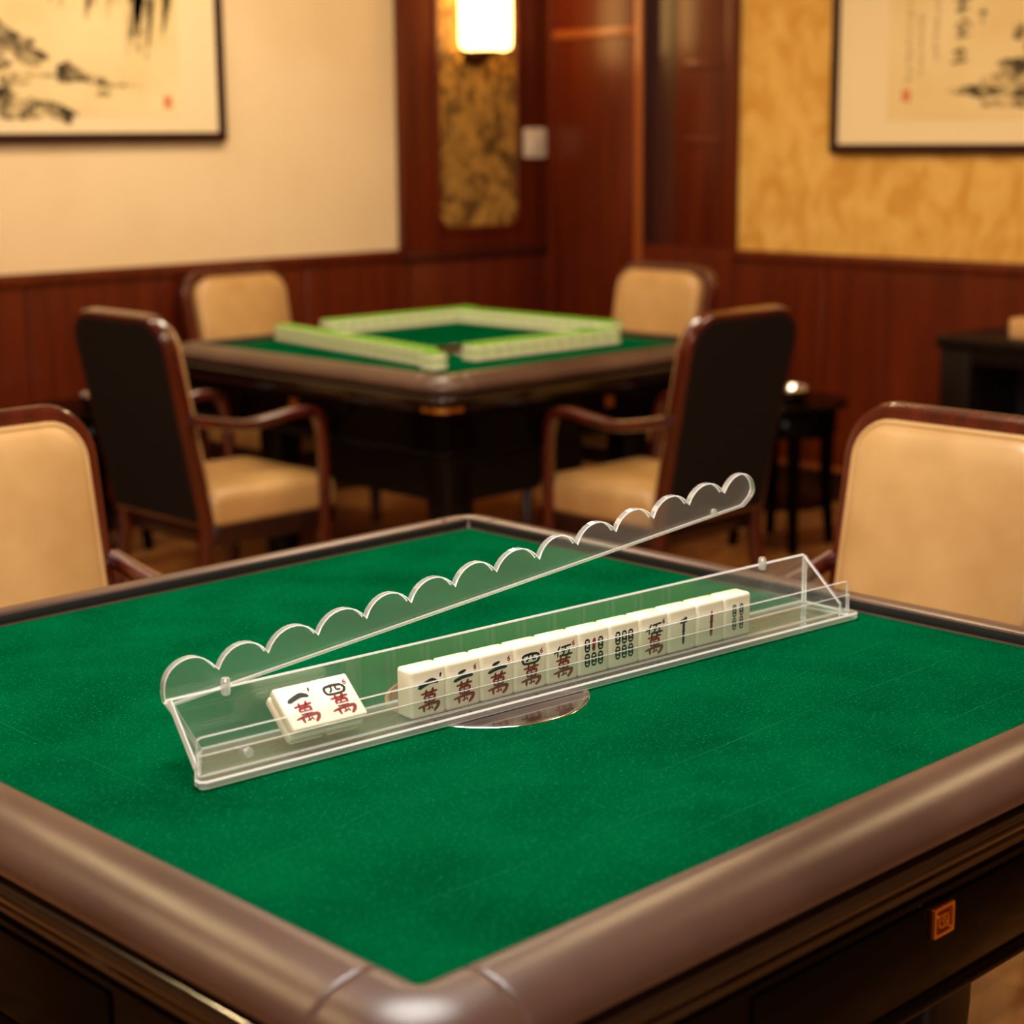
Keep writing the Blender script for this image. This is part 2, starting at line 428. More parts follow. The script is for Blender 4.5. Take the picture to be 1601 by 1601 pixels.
# light switch
s = tag(empty('light_switch', (4.905, WY - .045, 1.42)), 'square white light switch on the dark wood beside the corner', 'switch')
b = MB(); b.prism(rr(.135, .13, .012), 0, .012, T=lambda p: (p[0], -p[2], p[1])); b.build('switch_plate', white_plastic, s, bevel=.002)
b = MB(); b.prism(rr(.07, .08, .006), .012, .018, T=lambda p: (p[0], -p[2], p[1])); b.build('rocker', white_plastic, s, bevel=.002)

# framed paintings -------------------------------------------------------------
def frame_ring(w, h, fw, d):
    b = MB()
    P = lambda ins, z: [(-w / 2 + ins, -z, ins), (w / 2 - ins, -z, ins), (w / 2 - ins, -z, h - ins), (-w / 2 + ins, -z, h - ins)]
    b.loops([P(0, 0), P(0, d), P(.006, d + .006), P(fw - .004, d + .004), P(fw, d - .004), P(fw, 0)])
    return b
def blob(mb, cx, cz, rx, rz, T, n=18, rough=.3, seed=0, rot=0):
    r = random.Random(seed)
    ph = [r.uniform(0, 6.28) for _ in range(4)]
    poly = []
    for i in range(n * 2):
        a = 2 * PI * i / (n * 2)
        k = 1 + rough * (.5 * math.sin(3 * a + ph[0]) + .35 * math.sin(5 * a + ph[1]) + .25 * math.sin(8 * a + ph[2]) + .2 * math.sin(13 * a + ph[3]))
        x, z = rx * k * math.cos(a), rz * k * math.sin(a)
        poly.append((cx + x * math.cos(rot) - z * math.sin(rot), cz + x * math.sin(rot) + z * math.cos(rot)))
    c = len(mb.v)
    mb.v.append(tuple(T(cx, cz, .0008))); mb.v += [tuple(T(x, z, .0004)) for x, z in poly]
    for i in range(len(poly)):
        mb.f.append([c, c + 1 + i, c + 1 + (i + 1) % len(poly)]); mb.m.append(0)

# left picture: frame outer corner bottom right at x = 3.262
pw, ph = 1.62, 1.05
pic = tag(empty('framed_painting', (3.255 - pw / 2, WY, 1.44)), 'large framed ink landscape with rocks and willow on the cream wall', 'painting')
frame_ring(pw, ph, .036, .03).build('picture_frame', frame_wood, pic, bevel=.003)
b = MB(); b.box((-pw / 2 + .026, -.022, .026), (pw / 2 - .026, -.012, ph - .026)); b.build('mount', mount, pic)
b = MB(); b.box((-pw / 2 + .215, -.0235, .095), (pw / 2 - .205, -.022, ph - .095)); b.build('painting_sheet', paper, pic)
ox = 3.255 - pw / 2
TL = lambda X, Z, h: (X - ox, -.0236 - h, Z - 1.44)
def ink_part(name, m, fn, parent, T):
    b = MB(); fn(b, T); return b.build(name, m, parent, smooth=False)
def rocks(b, T):
    blob(b, 2.33, 1.80, .10, .05, T, seed=1, rough=.35, rot=-.3); blob(b, 2.42, 1.745, .075, .035, T, seed=2, rot=-.25)
    blob(b, 2.25, 1.72, .09, .05, T, seed=3); blob(b, 2.24, 1.60, .11, .06, T, seed=4); blob(b, 2.36, 1.555, .10, .035, T, seed=5)
    blob(b, 2.52, 1.555, .09, .028, T, seed=6, rot=-.35)
def hill(b, T):
    blob(b, 2.585, 1.685, .06, .036, T, seed=8, rot=-.1); blob(b, 2.68, 1.662, .08, .018, T, seed=9, rot=-.2); blob(b, 2.47, 1.675, .09, .008, T, seed=12)
shallows = [lambda b, T: blob(b, 2.80, 1.645, .085, .008, T, seed=10), lambda b, T: blob(b, 2.72, 1.615, .03, .012, T, seed=11), lambda b, T: blob(b, 2.36, 1.66, .06, .03, T, seed=13)]
def willow(b, T):
    r = random.Random(3)
    for cx, top, bot, n, sp in ((2.56, 2.1, 1.90, 5, .05), (2.66, 2.1, 1.86, 6, .05), (2.78, 2.1, 1.87, 5, .04), (2.88, 2.05, 1.72, 9, .055), (2.98, 2.1, 1.80, 7, .045)):
        for i in range(n):
            x = cx + r.uniform(-sp, sp); e = bot + r.uniform(0, .12)
            brush(b, [(x + .02, top), (x + .01, (top + e) / 2 + .02), (x - .012, e)], [.014, .026, .006], T, th=.0008, k=4)
ink_part('ink_rocks', ink_rock, rocks, pic, TL)
ink_part('ink_hill', ink_rock, hill, pic, TL)
for q in shallows: ink_part('ink_shore', ink_soft, q, pic, TL)
ink_part('ink_willow', ink_soft, willow, pic, TL)
b = MB(); b.prism(rr(.034, .046, .006), 0, .0008, T=lambda p: TL(2.995 + p[0], 1.586 + p[1], p[2])); b.build('red_seal', seal_red, pic)

# right picture: outer corner bottom left at y = 3.22
pw, ph = 1.55, 1.0
pic = tag(empty('framed_painting', (WX, 3.22 - pw / 2, 1.375), (0, 0, -PI / 2)), 'framed ink painting with brush calligraphy on the gold wall', 'painting')
frame_ring(pw, ph, .036, .03).build('picture_frame', frame_wood, pic, bevel=.003)
b = MB(); b.box((-pw / 2 + .026, -.022, .026), (pw / 2 - .026, -.012, ph - .026)); b.build('mount', mount, pic)
b = MB(); b.box((-pw / 2 + .26, -.0235, .12), (pw / 2 - .26, -.022, ph - .12)); b.build('painting_sheet', paper, pic)
oy = 3.22 - pw / 2
TR = lambda Y, Z, h: (oy - Y, -.0236 - h, Z - 1.375)
def rocks_r(b, T):
    blob(b, 2.40, 1.665, .085, .06, T, seed=21, rough=.35); blob(b, 2.52, 1.60, .14, .022, T, seed=22); blob(b, 2.38, 1.60, .10, .035, T, seed=23); blob(b, 2.30, 1.70, .1, .08, T, seed=24)
soft_r = [lambda b, T: blob(b, 2.42, 1.555, .13, .02, T, seed=25), lambda b, T: blob(b, 2.62, 1.60, .09, .012, T, seed=26), lambda b, T: blob(b, 2.41, 1.80, .03, .03, T, seed=27), lambda b, T: blob(b, 2.50, 1.63, .06, .03, T, seed=28)]
def signs(b, T):
    S = 1
    for cz, cy, k in ((1.905, 2.648, 0), (1.822, 2.64, 1), (1.722, 2.652, 2), (1.855, 2.565, 3)):
        h = .034
        st = {0: [[(-1, .4), (1, .6)], [(0, 1), (-.2, -1)], [(-.8, -.6), (.8, -.3)]],
              1: [[(0, 1), (-1, 0)], [(0, 1), (1, .1)], [(-.6, 0), (.6, .1)], [(0, .2), (0, -.8)], [(-.9, -.9), (.9, -.7)], [(-.5, -.3), (-.3, -.6)]],
              2: [[(-.1, 1), (.2, .7)], [(-.8, .5), (.8, .6)], [(-.3, .3), (-.1, -.3)], [(.5, .4), (.2, -.3)], [(-1, -.6), (1, -.4)]],
              3: [[(-.5, .6), (.6, .5)], [(.1, 1), (.0, -.6)]]}[k]
        for q in st: brush(b, [(cy - x * h, cz + z * h) for x, z in q], [.016, .011], T, th=.0008)
def small_signs(parent, T):
    r = random.Random(5)
    for cy, z0, z1 in ((2.868, 1.92, 1.64), (2.815, 1.87, 1.66), (2.752, 1.93, 1.70)):
        b = MB(); z = z0
        brush(b, [(cy, z0 + .01), (cy, z1)], .0012, T, th=.0003)
        while z > z1:
            for q in range(4):
                a = r.uniform(0, PI); x = cy + r.uniform(-.009, .009); zz = z + r.uniform(-.011, .011)
                brush(b, [(x - .009 * math.cos(a), zz - .009 * math.sin(a)), (x + .009 * math.cos(a), zz + .009 * math.sin(a))], .004, T, th=.0008)
            z -= .034
        b.build('inscription', ink_pale, parent, smooth=False)
ink_part('ink_rocks', ink_rock, rocks_r, pic, TR)
for q in soft_r: ink_part('ink_shore', ink_soft, q, pic, TR)
ink_part('calligraphy', ink_rock, signs, pic, TR)
small_signs(pic, TR)
b = MB(); b.prism(rr(.036, .045, .006), 0, .0008, T=lambda p: TR(2.877 + p[0], 1.588 + p[1], p[2])); b.build('red_seal', seal_red, pic)

# ------------------------------------------------------------------ mahjong table
ZF = .756
FX0, FX1, FY0, FY1 = -.0265, 1.260, -.030, 1.2925
CX, CY = (FX0 + FX1) / 2, (FY0 + FY1) / 2
HX, HY = (FX1 - FX0) / 2, (FY1 - FY0) / 2      # half felt
RAIL = [(-.004, -.012), (0, .012), (.003, .018), (.010, .0205), (.022, .0203), (.040, .0172), (.060, .0095), (.075, -.0015), (.0815, -.010), (.083, -.017), (.081, -.024), (.07, -.027), (.05, -.027)]
FRAME = [(.03, -.02), (.060, -.026), (.060, -.034), (.068, -.035), (.080, -.040), (.0835, -.048), (.080, -.056), (.073, -.060), (.071, -.068), (.066, -.071), (.058, -.073), (.058, -.088), (.063, -.090),
         (.063, -.095), (.060, -.097), (.060, -.204), (.066, -.207), (.068, -.214), (.064, -.221), (.03, -.224)]
def off_loop(d, z, r_in=.02, n=6):
    """rectangle round the felt pushed out by d, corners rounded"""
    r = max(d - r_in, .0005)
    return [(x, y, ZF + z) for x, y in rr(2 * (HX + d), 2 * (HY + d), r, n)]
def make_table():
    t = empty('mahjong_table', (CX, CY, 0))
    b = MB(); b.box((-HX - .02, -HY - .02, ZF - .02), (HX + .02, HY + .02, ZF)); fo = b.build('felt_top', felt, t)
    # rails: straight lengths between the corner pieces
    S = .05
    ends = {(0, -1): HX, (0, 1): HX, (1, 0): HY, (-1, 0): HY}
    for (nx, ny), half in ends.items():
        base = HY if ny else HX
        tx, ty = -ny, nx
        L = []
        nseg = 2
        for q in range(nseg + 1):
            u = -(half - S) + (2 * (half - S)) * q / nseg
            L.append([(nx * (base + d) + tx * u, ny * (base + d) + ty * u, ZF + z) for d, z in RAIL])
        # tuck the ends in so that the seam reads as a groove
        def end(u, dd): return [(nx * (base + d) + tx * u, ny * (base + d) + ty * u, ZF + z - dd) for d, z in RAIL]
        sgn = half - S
        L = [end(-sgn, .003), end(-sgn + .003, .0004), end(-sgn + .006, 0), end(-sgn + .010, 0), end(0, 0), end(sgn - .010, 0), end(sgn - .006, 0), end(sgn - .003, .0004), end(sgn, .003)]
        b = MB(); b.loops(L, True, True, True); b.build('rail', leather, t)
        b = MB(); e = half - .001
        for u0, u1 in ((-e, e),):
            P = [(nx * (base + d) + tx * u0, ny * (base + d) + ty * u0) for d in (-.0015, .001)] + [(nx * (base + d) + tx * u1, ny * (base + d) + ty * u1) for d in (.001, -.0015)]
            b.prism(P, ZF - .001, ZF + .0165)
        b.build('rail_lining', black_matt, t, bevel=.0015)
    for sx in (-1, 1):
        for sy in (-1, 1):
            L = []
            n = 9
            rin = .009
            def prof(px, py, dx, dy, dd=0):
                return [(sx * (HX + px(d)), sy * (HY + py(d)), ZF + z - dd) for d, z in RAIL]
            # start along the y-normal rail, swing round, finish along the x-normal rail
            SG = ((0, .003), (.003, .0004), (.006, 0), (.010, 0))
            for g, dd in SG: L.append([(sx * (HX - S + g), sy * (HY + d), ZF + z - dd) for d, z in RAIL])
            for i in range(n + 1):
                a = PI / 2 * i / n
                lp = []
                for d, z in RAIL:
                    r = d + rin
                    cxx, cyy = -rin + r * math.sin(a), -rin + r * math.cos(a)
                    lp.append((sx * (HX + cxx), sy * (HY + cyy), ZF + z))
                L.append(lp)
            for g, dd in SG[::-1]: L.append([(sx * (HX + d), sy * (HY - S + g), ZF + z - dd) for d, z in RAIL])
            b = MB(); b.loops(L, True, True, True); b.build('rail_corner', leather, t)
    b = MB()
    b.loops([off_loop(d, z) for d, z in FRAME[:12]], True, True, False); b.build('moulding', moulding_m, t, ang=50)
    b = MB()
    b.loops([off_loop(d, z) for d, z in FRAME[11:]], True, False, True); b.build('apron', black_gloss, t, ang=50)
    # drawer fronts with a square brass emblem on each
    for (nx, ny) in ((0, -1), (0, 1), (1, 0), (-1, 0)):
        base = (HY if ny else HX) + .060
        tx, ty = -ny, nx
        def T(p): return (nx * (base + p[2]) + tx * p[0], ny * (base + p[2]) + ty * p[0], p[1])
        sg = 1
        b = MB(); b.prism(rr(.56, .096, .004, 3, 0, ZF - .150), -.004, .004, T=T); dr = b.build('drawer', black_gloss, t, bevel=.0015)
        cx, cz = .037 * (1 if ny == -1 else 0), ZF - .1225
        b = MB(); b.prism(rr(.040, .036, .003, 3, cx, cz), .004, .0075, T=T)
        nb = len(b.f)
        o_, i_ = rr(.038, .034, .002, 3, cx, cz), rr(.031, .027, .002, 3, cx, cz)
        b.loops([[T((x, z, .0075)) for x, z in o_], [T((x, z, .010)) for x, z in o_], [T((x, z, .010)) for x, z in i_], [T((x, z, .0075)) for x, z in i_]])
        for q in ([(-.008, .006), (.008, .006)], [(-.008, .006), (-.008, -.006), (.008, -.006), (.008, .004)], [(-.004, 0), (.004, .001)], [(0, .005), (0, -.005)]):
            brush(b, [(cx + x, cz + z) for x, z in q], .0022, lambda x, z, h: T((x, z, .0075 + h)), th=.0018)
        b.m = [0 if i < nb else 1 for i in range(len(b.f))]
        b.build('emblem', [bronze_plate, gold], dr, bevel=0)
    # brass strips round the corners below the moulding
    for sx in (-1, 1):
        for sy in (-1, 1):
            b = MB(); L = []
            for z in (-.086, -.074):
                lp = []
                for rad in (.042, .036):
                    seq = [(sx * (HX - .03), sy * (HY + .02 + rad))] + [(sx * (HX + .02 + rad * math.sin(PI / 2 * i / 6)), sy * (HY + .02 + rad * math.cos(PI / 2 * i / 6))) for i in range(7)] + [(sx * (HX + .02 + rad), sy * (HY - .03))]
                    if rad == .036: seq = seq[::-1]
                    lp += [(x, y, ZF + z) for x, y in seq]
                L.append(lp)
            b.loops(L, True, True, True); b.build('corner_strip', gold, t)
    # machine housing under the top and four legs
    b = MB(); b.prism(rr(2 * HX - .62, 2 * HY - .62, .05), .30, ZF - .20); b.build('machine_housing', black_matt, t, bevel=.01)
    for sx in (-1, 1):
        for sy in (-1, 1):
            lx, ly = sx * (HX - .21), sy * (HY - .21)
            b = MB()
            b.loops([[(lx + x, ly + y, z) for x, y in rr(w, w, .02, 4)] for w, z in ((.10, 0), (.112, .012), (.112, .03), (.095, .05), (.105, .22), (.112, .30), (.118, .50), (.118, ZF - .215))], True, True, True)
            b.build('leg', dark_leg, t)
    # centre console: smoked glass disc with a metal rim
    DX, DY, DR = .592 - CX, .540 - CY, .131
    b = MB(); b.lathe([(DR - .012, ZF + .0001), (DR - .008, ZF + .0006), (.03, ZF + .0007)], (DX, DY, 0), 64); co = b.build('centre_console', smoke, t)
    b = MB(); n = 72
    b.loops([[(DX + r * math.cos(2 * PI * j / n), DY + r * math.sin(2 * PI * j / n), ZF + z) for j in range(n)] for r, z in ((DR, .0001), (DR - .001, .0009), (DR - .004, .0011), (DR - .008, .0009), (DR - .0085, .0001))])
    b.build('rim', chrome, co)
    return t, fo
table, felt_obj = make_table()
tag(table, 'green felt mahjong table in the foreground carrying the clear acrylic rack', 'table', 'mahjong tables')
t2 = copy_tree(table)
t2.location = (3.19, 3.45, 0); t2.scale = (.95, .95, 1)
tag(t2, 'green felt mahjong table in the background with tile walls set out', 'table', 'mahjong tables')
# faint worn creases on the foreground felt
for p, q, w in (((.07, .12), (.52, .12), .0010), ((.30, .05), (1.18, .07), .0010), ((.50, .20), (1.20, .215), .0012), ((.10, .55), (.10, .95), .0010), ((.02, .30), (.28, .34), .0010), ((.85, .30), (1.2, .33), .0009)):
    o = Vector(p) - Vector((CX, CY)); e = Vector(q) - Vector((CX, CY)); n = Vector((-(e - o).y, (e - o).x)).normalized()
    b = MB(); brush(b, [tuple(o + (e - o) * t + n * .003 * math.sin(9 * t + p[0] * 20)) for t in (0, .2, .4, .6, .8, 1)], [w * .3, w, w * .4, w, w * .3], lambda x, y, h: (x, y, ZF + h), th=.0003)
    b.build('felt_crease', felt_worn, table, smooth=False)

# ------------------------------------------------------------------ acrylic rack
K = 1.8
u = Vector((.609, -.0517)).normalized()
RK_ANG = math.atan2(u.y, u.x)
RK_O = Vector((.07327 * K, .28223 * K, ZF + .0014))
rack = tag(empty('tile_rack', RK_O, (0, 0, RK_ANG)), 'clear acrylic mahjong tile rack with raised scalloped bar on green felt', 'tile rack')
LEN = .611 * K
AM = [acr_face, acr_side, acr_edge]
def kp(P): return [(a * K, c * K) for a, c in P]
# base plate; the left end is splayed so that it slopes out to the top of the back panel
b = MB(); b.sheet(kp([(.004, 0), (.607, 0), (.611, .003), (.611, .012), (.602, .055), (.027, .055), (.0005, .009), (0, .003)]), 0, .0055 * K, .0012 * K); b.build('base_plate', [acr_base, acr_side, acr_edge], rack, smooth=False)
# front lip: lower thicker strip and a thinner upper strip
b = MB()
YZ = lambda y0: (lambda p: (p[0], y0 + p[2], p[1]))
b.sheet(kp([(.004, .0055), (.606, .0055), (.606, .0195), (.004, .0195)]), 0, .0014 * K, .0003 * K, T=YZ(.0076 * K)); b.build('lip_strip', AM, rack, smooth=False)
b = MB()
lip = kp([(.003, .0055), (.606, .0055), (.606, .0265), (.6052, .0292), (.6025, .0305), (.0060, .0305), (.0036, .0292), (.003, .0270)])
b.sheet(lip, 0, .0022 * K, .0004 * K, T=YZ(.0091 * K)); b.build('front_lip', AM, rack, smooth=False)
# back panel
b = MB(); b.sheet(kp([(.029, .0055), (.602, .0055), (.602, .0440), (.600, .0462), (.008, .0437), (.006, .0415)]), 0, .0034 * K, .0008 * K, T=YZ(.0516 * K)); b.build('back_panel', [acr_panel, acr_edge, acr_edge], rack, smooth=False)
# end panels: triangles falling from back to front
def end_panel(A, B, C, D, th, sx):
    """A front bottom, B back bottom, C back top, D front top (a, b, z)"""
    P = [Vector(q) * K for q in (A, B, C, D)]
    n = (P[1] - P[0]).cross(P[2] - P[0]).normalized(); n = n if n.x * sx > 0 else -n
    ex = (P[1] - P[0]).normalized(); ey = n.cross(ex)
    q2 = [((p - P[0]).dot(ex), (p - P[0]).dot(ey)) for p in P]
    b = MB(); b.sheet(q2, 0, th * K, .0008 * K, T=lambda p: tuple(P[0] + ex * p[0] + ey * p[1] + n * p[2])); b.build('end_panel', AM, rack, smooth=False)
end_panel((.0040, .0115, .0055), (.0275, .0514, .0056), (.0068, .0514, .0432), (.0040, .0115, .0115), .0034, 1)
end_panel((.602, .0115, .0055), (.602, .0514, .0055), (.602, .0514, .0455), (.602, .0115, .0120), .0034, -1)
# scalloped bar, hinged at the left end of the back panel and swung up
notch = [(.0449, .0573), (.0821, .0612), (.1209, .0661), (.1601, .0705), (.1976, .0751), (.236, .0801), (.2734, .0847), (.3134, .0878), (.3506, .0930), (.389, .0972), (.428, .1020), (.4663, .1072), (.5053, .1113)]
pts = [(.0500, .0432), (.0085, .0385)] + [(q.x, q.y) for q in catmull([(.0062, .0415, 0), (.0052, .0480, 0), (.0062, .0560, 0), (.0100, .0625, 0), (.0165, .0668, 0), (.0240, .0685, 0), (.0315, .0675, 0), (.0385, .0635, 0), notch[0] + (0,)], 3)]
for a, c in zip(notch[:-1], notch[1:]):
    a, c = Vector(a), Vector(c); m = (a + c) / 2; ch = c - a; up = Vector((-ch.y, ch.x)).normalized()
    hc = ch.length / 2; sg = .0115; R = (hc * hc + sg * sg) / (2 * sg); ce = m + up * (sg - R); half = math.asin(hc / R)
    for i in range(1, 11):
        t = -half + 2 * half * i / 10
        q = ce + up * R * math.cos(t) + ch.normalized() * R * math.sin(t)
        pts.append((q.x, q.y))
pts += [(q.x, q.y) for q in catmull([(notch[-1][0], notch[-1][1], 0), (.5100, .1175, 0), (.5165, .1222, 0), (.5246, .1240, 0), (.5320, .1222, 0), (.5385, .1168, 0), (.5408, .1090, 0), (.5380, .1035, 0), (.5325, .0988, 0), (.5289, .0967, 0)], 4)][1:]
pts = [(x + .0023, z - .0014) for x, z in pts]
b = MB(); b.sheet(kp(pts), 0, .0056 * K, .0007 * K, T=YZ(.0553 * K)); b.build('scalloped_bar', [acr_panel, acr_side, acr_edge], rack, smooth=False)
# little clear pins
def pin(loc, r, h, axis):
    b = MB(); L = []
    for rad, t in ((r * .8, 0), (r, h * .15), (r, h * .85), (r * .75, h)):
        L.append([((loc[0] + rad * math.cos(2 * PI * j / 14)) * K, (loc[1] + (rad * math.sin(2 * PI * j / 14) if axis == 'z' else t)) * K, (loc[2] + (t if axis == 'z' else rad * math.sin(2 * PI * j / 14))) * K) for j in range(14)])
    b.loops(L, True, True, True); b.build('pin', acr_side, rack)
pin((.0485, .0500, .0395), .0033, .011, 'z')
pin((.5470, .0500, .0420), .0033, .010, 'z')
pin((.0375, .0046, .0150), .0032, .003, 'y')
pin((.4945, .0525, .0960), .0028, .0028, 'y')

# ------------------------------------------------------------------ tiles
def rbox(w, d, h, bev, y0, y1):
    b = MB(); b.box((-w / 2, y0, 0), (w / 2, y1, h)); return b
TW, TD, TH = .0296 * K, .0192 * K, .0342 * K
def wan(b, T, cx, cz, w, h):
    S = [([(.10, .86), (.52, .90), (.9, .93)], [.07, .08]), ([(.36, 1.02), (.33, .78)], [.11, .07]), ([(.70, 1.06), (.60, .80)], [.12, .07]),
         ([(.26, .74), (.30, .44)], [.09, .08]), ([(.26, .74), (.60, .78), (.78, .74), (.72, .46)], [.09, .10, .1, .09]), ([(.30, .60), (.72, .62)], [.055, .055]), ([(.30, .46), (.74, .48)], [.07, .07]),
         ([(.50, .76), (.50, .12)], [.075, .06]), ([(-.05, .27), (.30, .34), (.98, .40)], [.06, .09, .12]), ([(.22, .33), (.24, .06)], [.12, .09]), ([(.98, .40), (.92, .2), (.74, .02)], [.15, .13, .09]),
         ([(.38, .14), (.60, .20)], [.05, .06]), ([(.62, .26), (.68, .12)], [.06, .05])]
    for p, ww in S: brush(b, [(cx + (x - .5) * w, cz + (z - .5) * h) for x, z in p], [q * h * 1.28 for q in ww], T)
def num(b, T, k, cx, cz, w, h):
    if k == 1: S = [([(.0, .25), (.45, .62), (.72, .72), (1.0, .5)], [.34, .4, .42, .22])]
    elif k == 2: S = [([(.24, .78), (.62, .98)], [.26, .2]), ([(.0, .10), (.5, .36), (1.0, .38)], [.26, .28, .24])]
    elif k == 4: S = [([(.08, .92), (.04, .45), (.14, .08)], .17), ([(.08, .9), (.5, 1.0), (.92, .92)], .17), ([(.92, .92), (1.0, .5), (.86, .1)], .18), ([(.14, .1), (.5, .06), (.86, .12)], .15), ([(.40, .95), (.38, .55), (.26, .32)], .13), ([(.62, .95), (.62, .5), (.80, .45)], .13)]
    elif k == 5: S = [([(.34, 1.02), (.20, .66), (.0, .36)], [.15, .12]), ([(.22, .68), (.20, -.02)], [.14, .12]), ([(.42, .90), (.70, .95), (.98, 1.0)], .13), ([(.68, .92), (.60, .5), (.50, .1)], .12), ([(.42, .52), (.86, .58), (.82, .12)], .12), ([(.30, .06), (.7, .08), (1.06, .12)], .14)]
    for p, ww in S: brush(b, [(cx + (x - .5) * w, cz + (z - .5) * h) for x, z in p], [q * h * 1.25 for q in ww] if isinstance(ww, list) else ww * h * 1.5, T)
def index6(b, T, cx, cz, h):
    brush(b, [(cx + .25 * h, cz + .5 * h), (cx - .18 * h, cz + .1 * h), (cx - .1 * h, cz - .38 * h), (cx + .22 * h, cz - .3 * h), (cx + .2 * h, cz + .02 * h), (cx - .1 * h, cz)], .17 * h, T)
def stick(b, T, cx, cz, w, h):
    """bamboo stick: outlined rod with bars"""
    e = w * .30
    brush(b, [(cx - w / 2 + e / 2, cz + h * .40), (cx - w / 2 + e / 2, cz - h * .40)], e, T); brush(b, [(cx + w / 2 - e / 2, cz + h * .40), (cx + w / 2 - e / 2, cz - h * .40)], e, T)
    for z in (.46, .16, -.16, -.46): brush(b, [(cx - w * .3, cz + z * h), (cx + w * .3, cz + z * h)], w * .30, T)
def solid_stick(b, T, cx, cz, w, h):
    brush(b, [(cx + .12 * w, cz + h / 2), (cx, cz), (cx - .1 * w, cz - h / 2)], [w * .5, w, w * .75, w, w * .5], T); brush(b, [(cx - w * .6, cz + h * .08), (cx + w * .6, cz + h * .1)], w * .5, T)
def make_tile(face, depth, gcol):
    """root at base centre; face looks to -Y; long side along Z"""
    t = empty('mahjong_tile')
    fy = -depth / 2
    gy = depth / 2 - depth * .10
    b = rbox(TW, 0, TH, 0, fy, gy); b.build('ivory_body', ivory, t, bevel=.0052 if depth > .02 else .0038, seg=4)
    b = rbox(TW - .008, 0, TH - .0015, 0, gy - .002, depth / 2); b.build('tile_back' if gcol is ivory else 'green_back', gcol, t, bevel=.004 if depth > .02 else .0028, seg=3)
    T = lambda x, z, h: (x, fy - h * .7, z)
    H, Wd = TH, TW
    def part(name, m, fn):
        b = MB(); fn(b); b.build(name, m, t, smooth=False)
    kind = face[0]
    if kind == 'wan':
        part('numeral', ink_black, lambda b: num(b, T, face[1], -.001, H * .675, Wd * .54, H * .21))
        part('character', ink_red, lambda b: wan(b, T, .000, H * .32, Wd * .56, H * .45))
        if face[1] == 1: part('corner_mark', ink_black, lambda b: brush(b, [(Wd * .335, H * .845), (Wd * .315, H * .765)], [.0030, .0016], T))
        else: part('corner_mark', ink_red if face[2] else ink_black, lambda b: index6(b, T, Wd * .315, H * .80, H * .115))
    elif kind == 'six':
        xs = (-.0115, 0, .0115)
        def blk(b):
            for i, x in enumerate(xs):
                if not (face[1] and i == 1): stick(b, T, x - .001, H * .66, .0092, H * .27)
                stick(b, T, x - .001, H * .34, .0092, H * .27)
        part('bamboo_sticks', ink_black, blk)
        if face[1]: part('red_stick', ink_red, lambda b: solid_stick(b, T, -.001, H * .66, .006, H * .27))
    elif kind == 'tee':
        def blk(b):
            solid_stick(b, T, .001, H * .42, .0045, H * .50); brush(b, [(-.005, H * .68), (.003, H * .71), (.006, H * .76)], [.006, .005], T)
            brush(b, [(.0, H * .70), (.007, H * .69)], .006, T)
        part('bamboo_stick', ink_black, blk)
    elif kind == 'one':
        part('red_stick', ink_red, lambda b: solid_stick(b, T, .001, H * .48, .0055, H * .56))
    elif kind == 'four':
        def blk(b):
            for x in (-.0075, .0065):
                stick(b, T, x, H * .64, .0072, H * .27); stick(b, T, x, H * .34, .0072, H * .27)
        part('bamboo_sticks', ink_black, blk)
    return t
def rk(a, bb, z):
    v = Vector((-u.y, u.x)); q = u * a * K + v * bb * K
    return (RK_O.x + q.x, RK_O.y + q.y, ZF + .0014 + z * K)
seq = [(('wan', 1), 'ivory mahjong tile with a single black stroke over red character, leftmost standing in the rack'),
       (('wan', 2, True), 'ivory tile with two black strokes over red character, beside the single-stroke tile'),
       (('wan', 2, True), 'ivory tile with two black strokes over red character, beside the black boxed numeral tile'),
       (('wan', 4, True), 'standing ivory tile with a black boxed numeral over red character'),
       (('wan', 5, True), 'ivory tile with many-stroke black numeral and red corner mark, left of the bamboo tiles'),
       (('six', True), 'ivory bamboo tile with black sticks and one red stick'),
       (('six', False), 'ivory bamboo tile with six all-black sticks'),
       (('wan', 5, False), 'ivory tile with many-stroke black numeral and black corner mark, right of the bamboo tiles'),
       (('tee',), 'ivory tile with one thin black stick with a forked top'),
       (('one',), 'ivory tile with one single red stick'),
       (('four',), 'ivory tile with four black sticks, rightmost in the rack')]
for i, (face, lab) in enumerate(seq):
    t = make_tile(face, TD, tile_green)
    t.location = rk(.1668 + (i + .5) * .0298, .0122 + .0096, .0055)
    t.rotation_euler = (0, 0, RK_ANG)
    tag(t, lab, 'mahjong tile', 'tiles standing in the rack')
# two short stacks of two tiles, leaning face up against the back panel
TH_ = .70; LT = .00825 * K
def lay(face, a, layer, lab):
    t = make_tile(face, LT - .0004, ivory)
    c_, s_ = math.cos(TH_), math.sin(TH_)
    h = (layer + .5) * LT / K + .0001
    bb = .0236 - h * s_; z = .0056 + h * c_
    t.location = rk(a, bb, z)
    R = Matrix.Rotation(RK_ANG, 4, 'Z') @ Matrix.Rotation(-(PI / 2 - TH_), 4, 'X')
    t.rotation_euler = R.to_euler()
    tag(t, lab, 'mahjong tile', 'tiles lying in two short stacks')
lay(('none',), .0905, 0, 'plain ivory tile lying underneath the single-stroke tile at the left end of the rack')
lay(('none',), .1185, 0, 'plain ivory tile lying underneath the boxed-numeral tile at the left end of the rack')
lay(('wan', 1), .0905, 1, 'ivory tile lying face up with a single black stroke, on top of left stack')
lay(('wan', 4, True), .1185, 1, 'ivory tile lying face up with a black boxed numeral, on top of right stack')

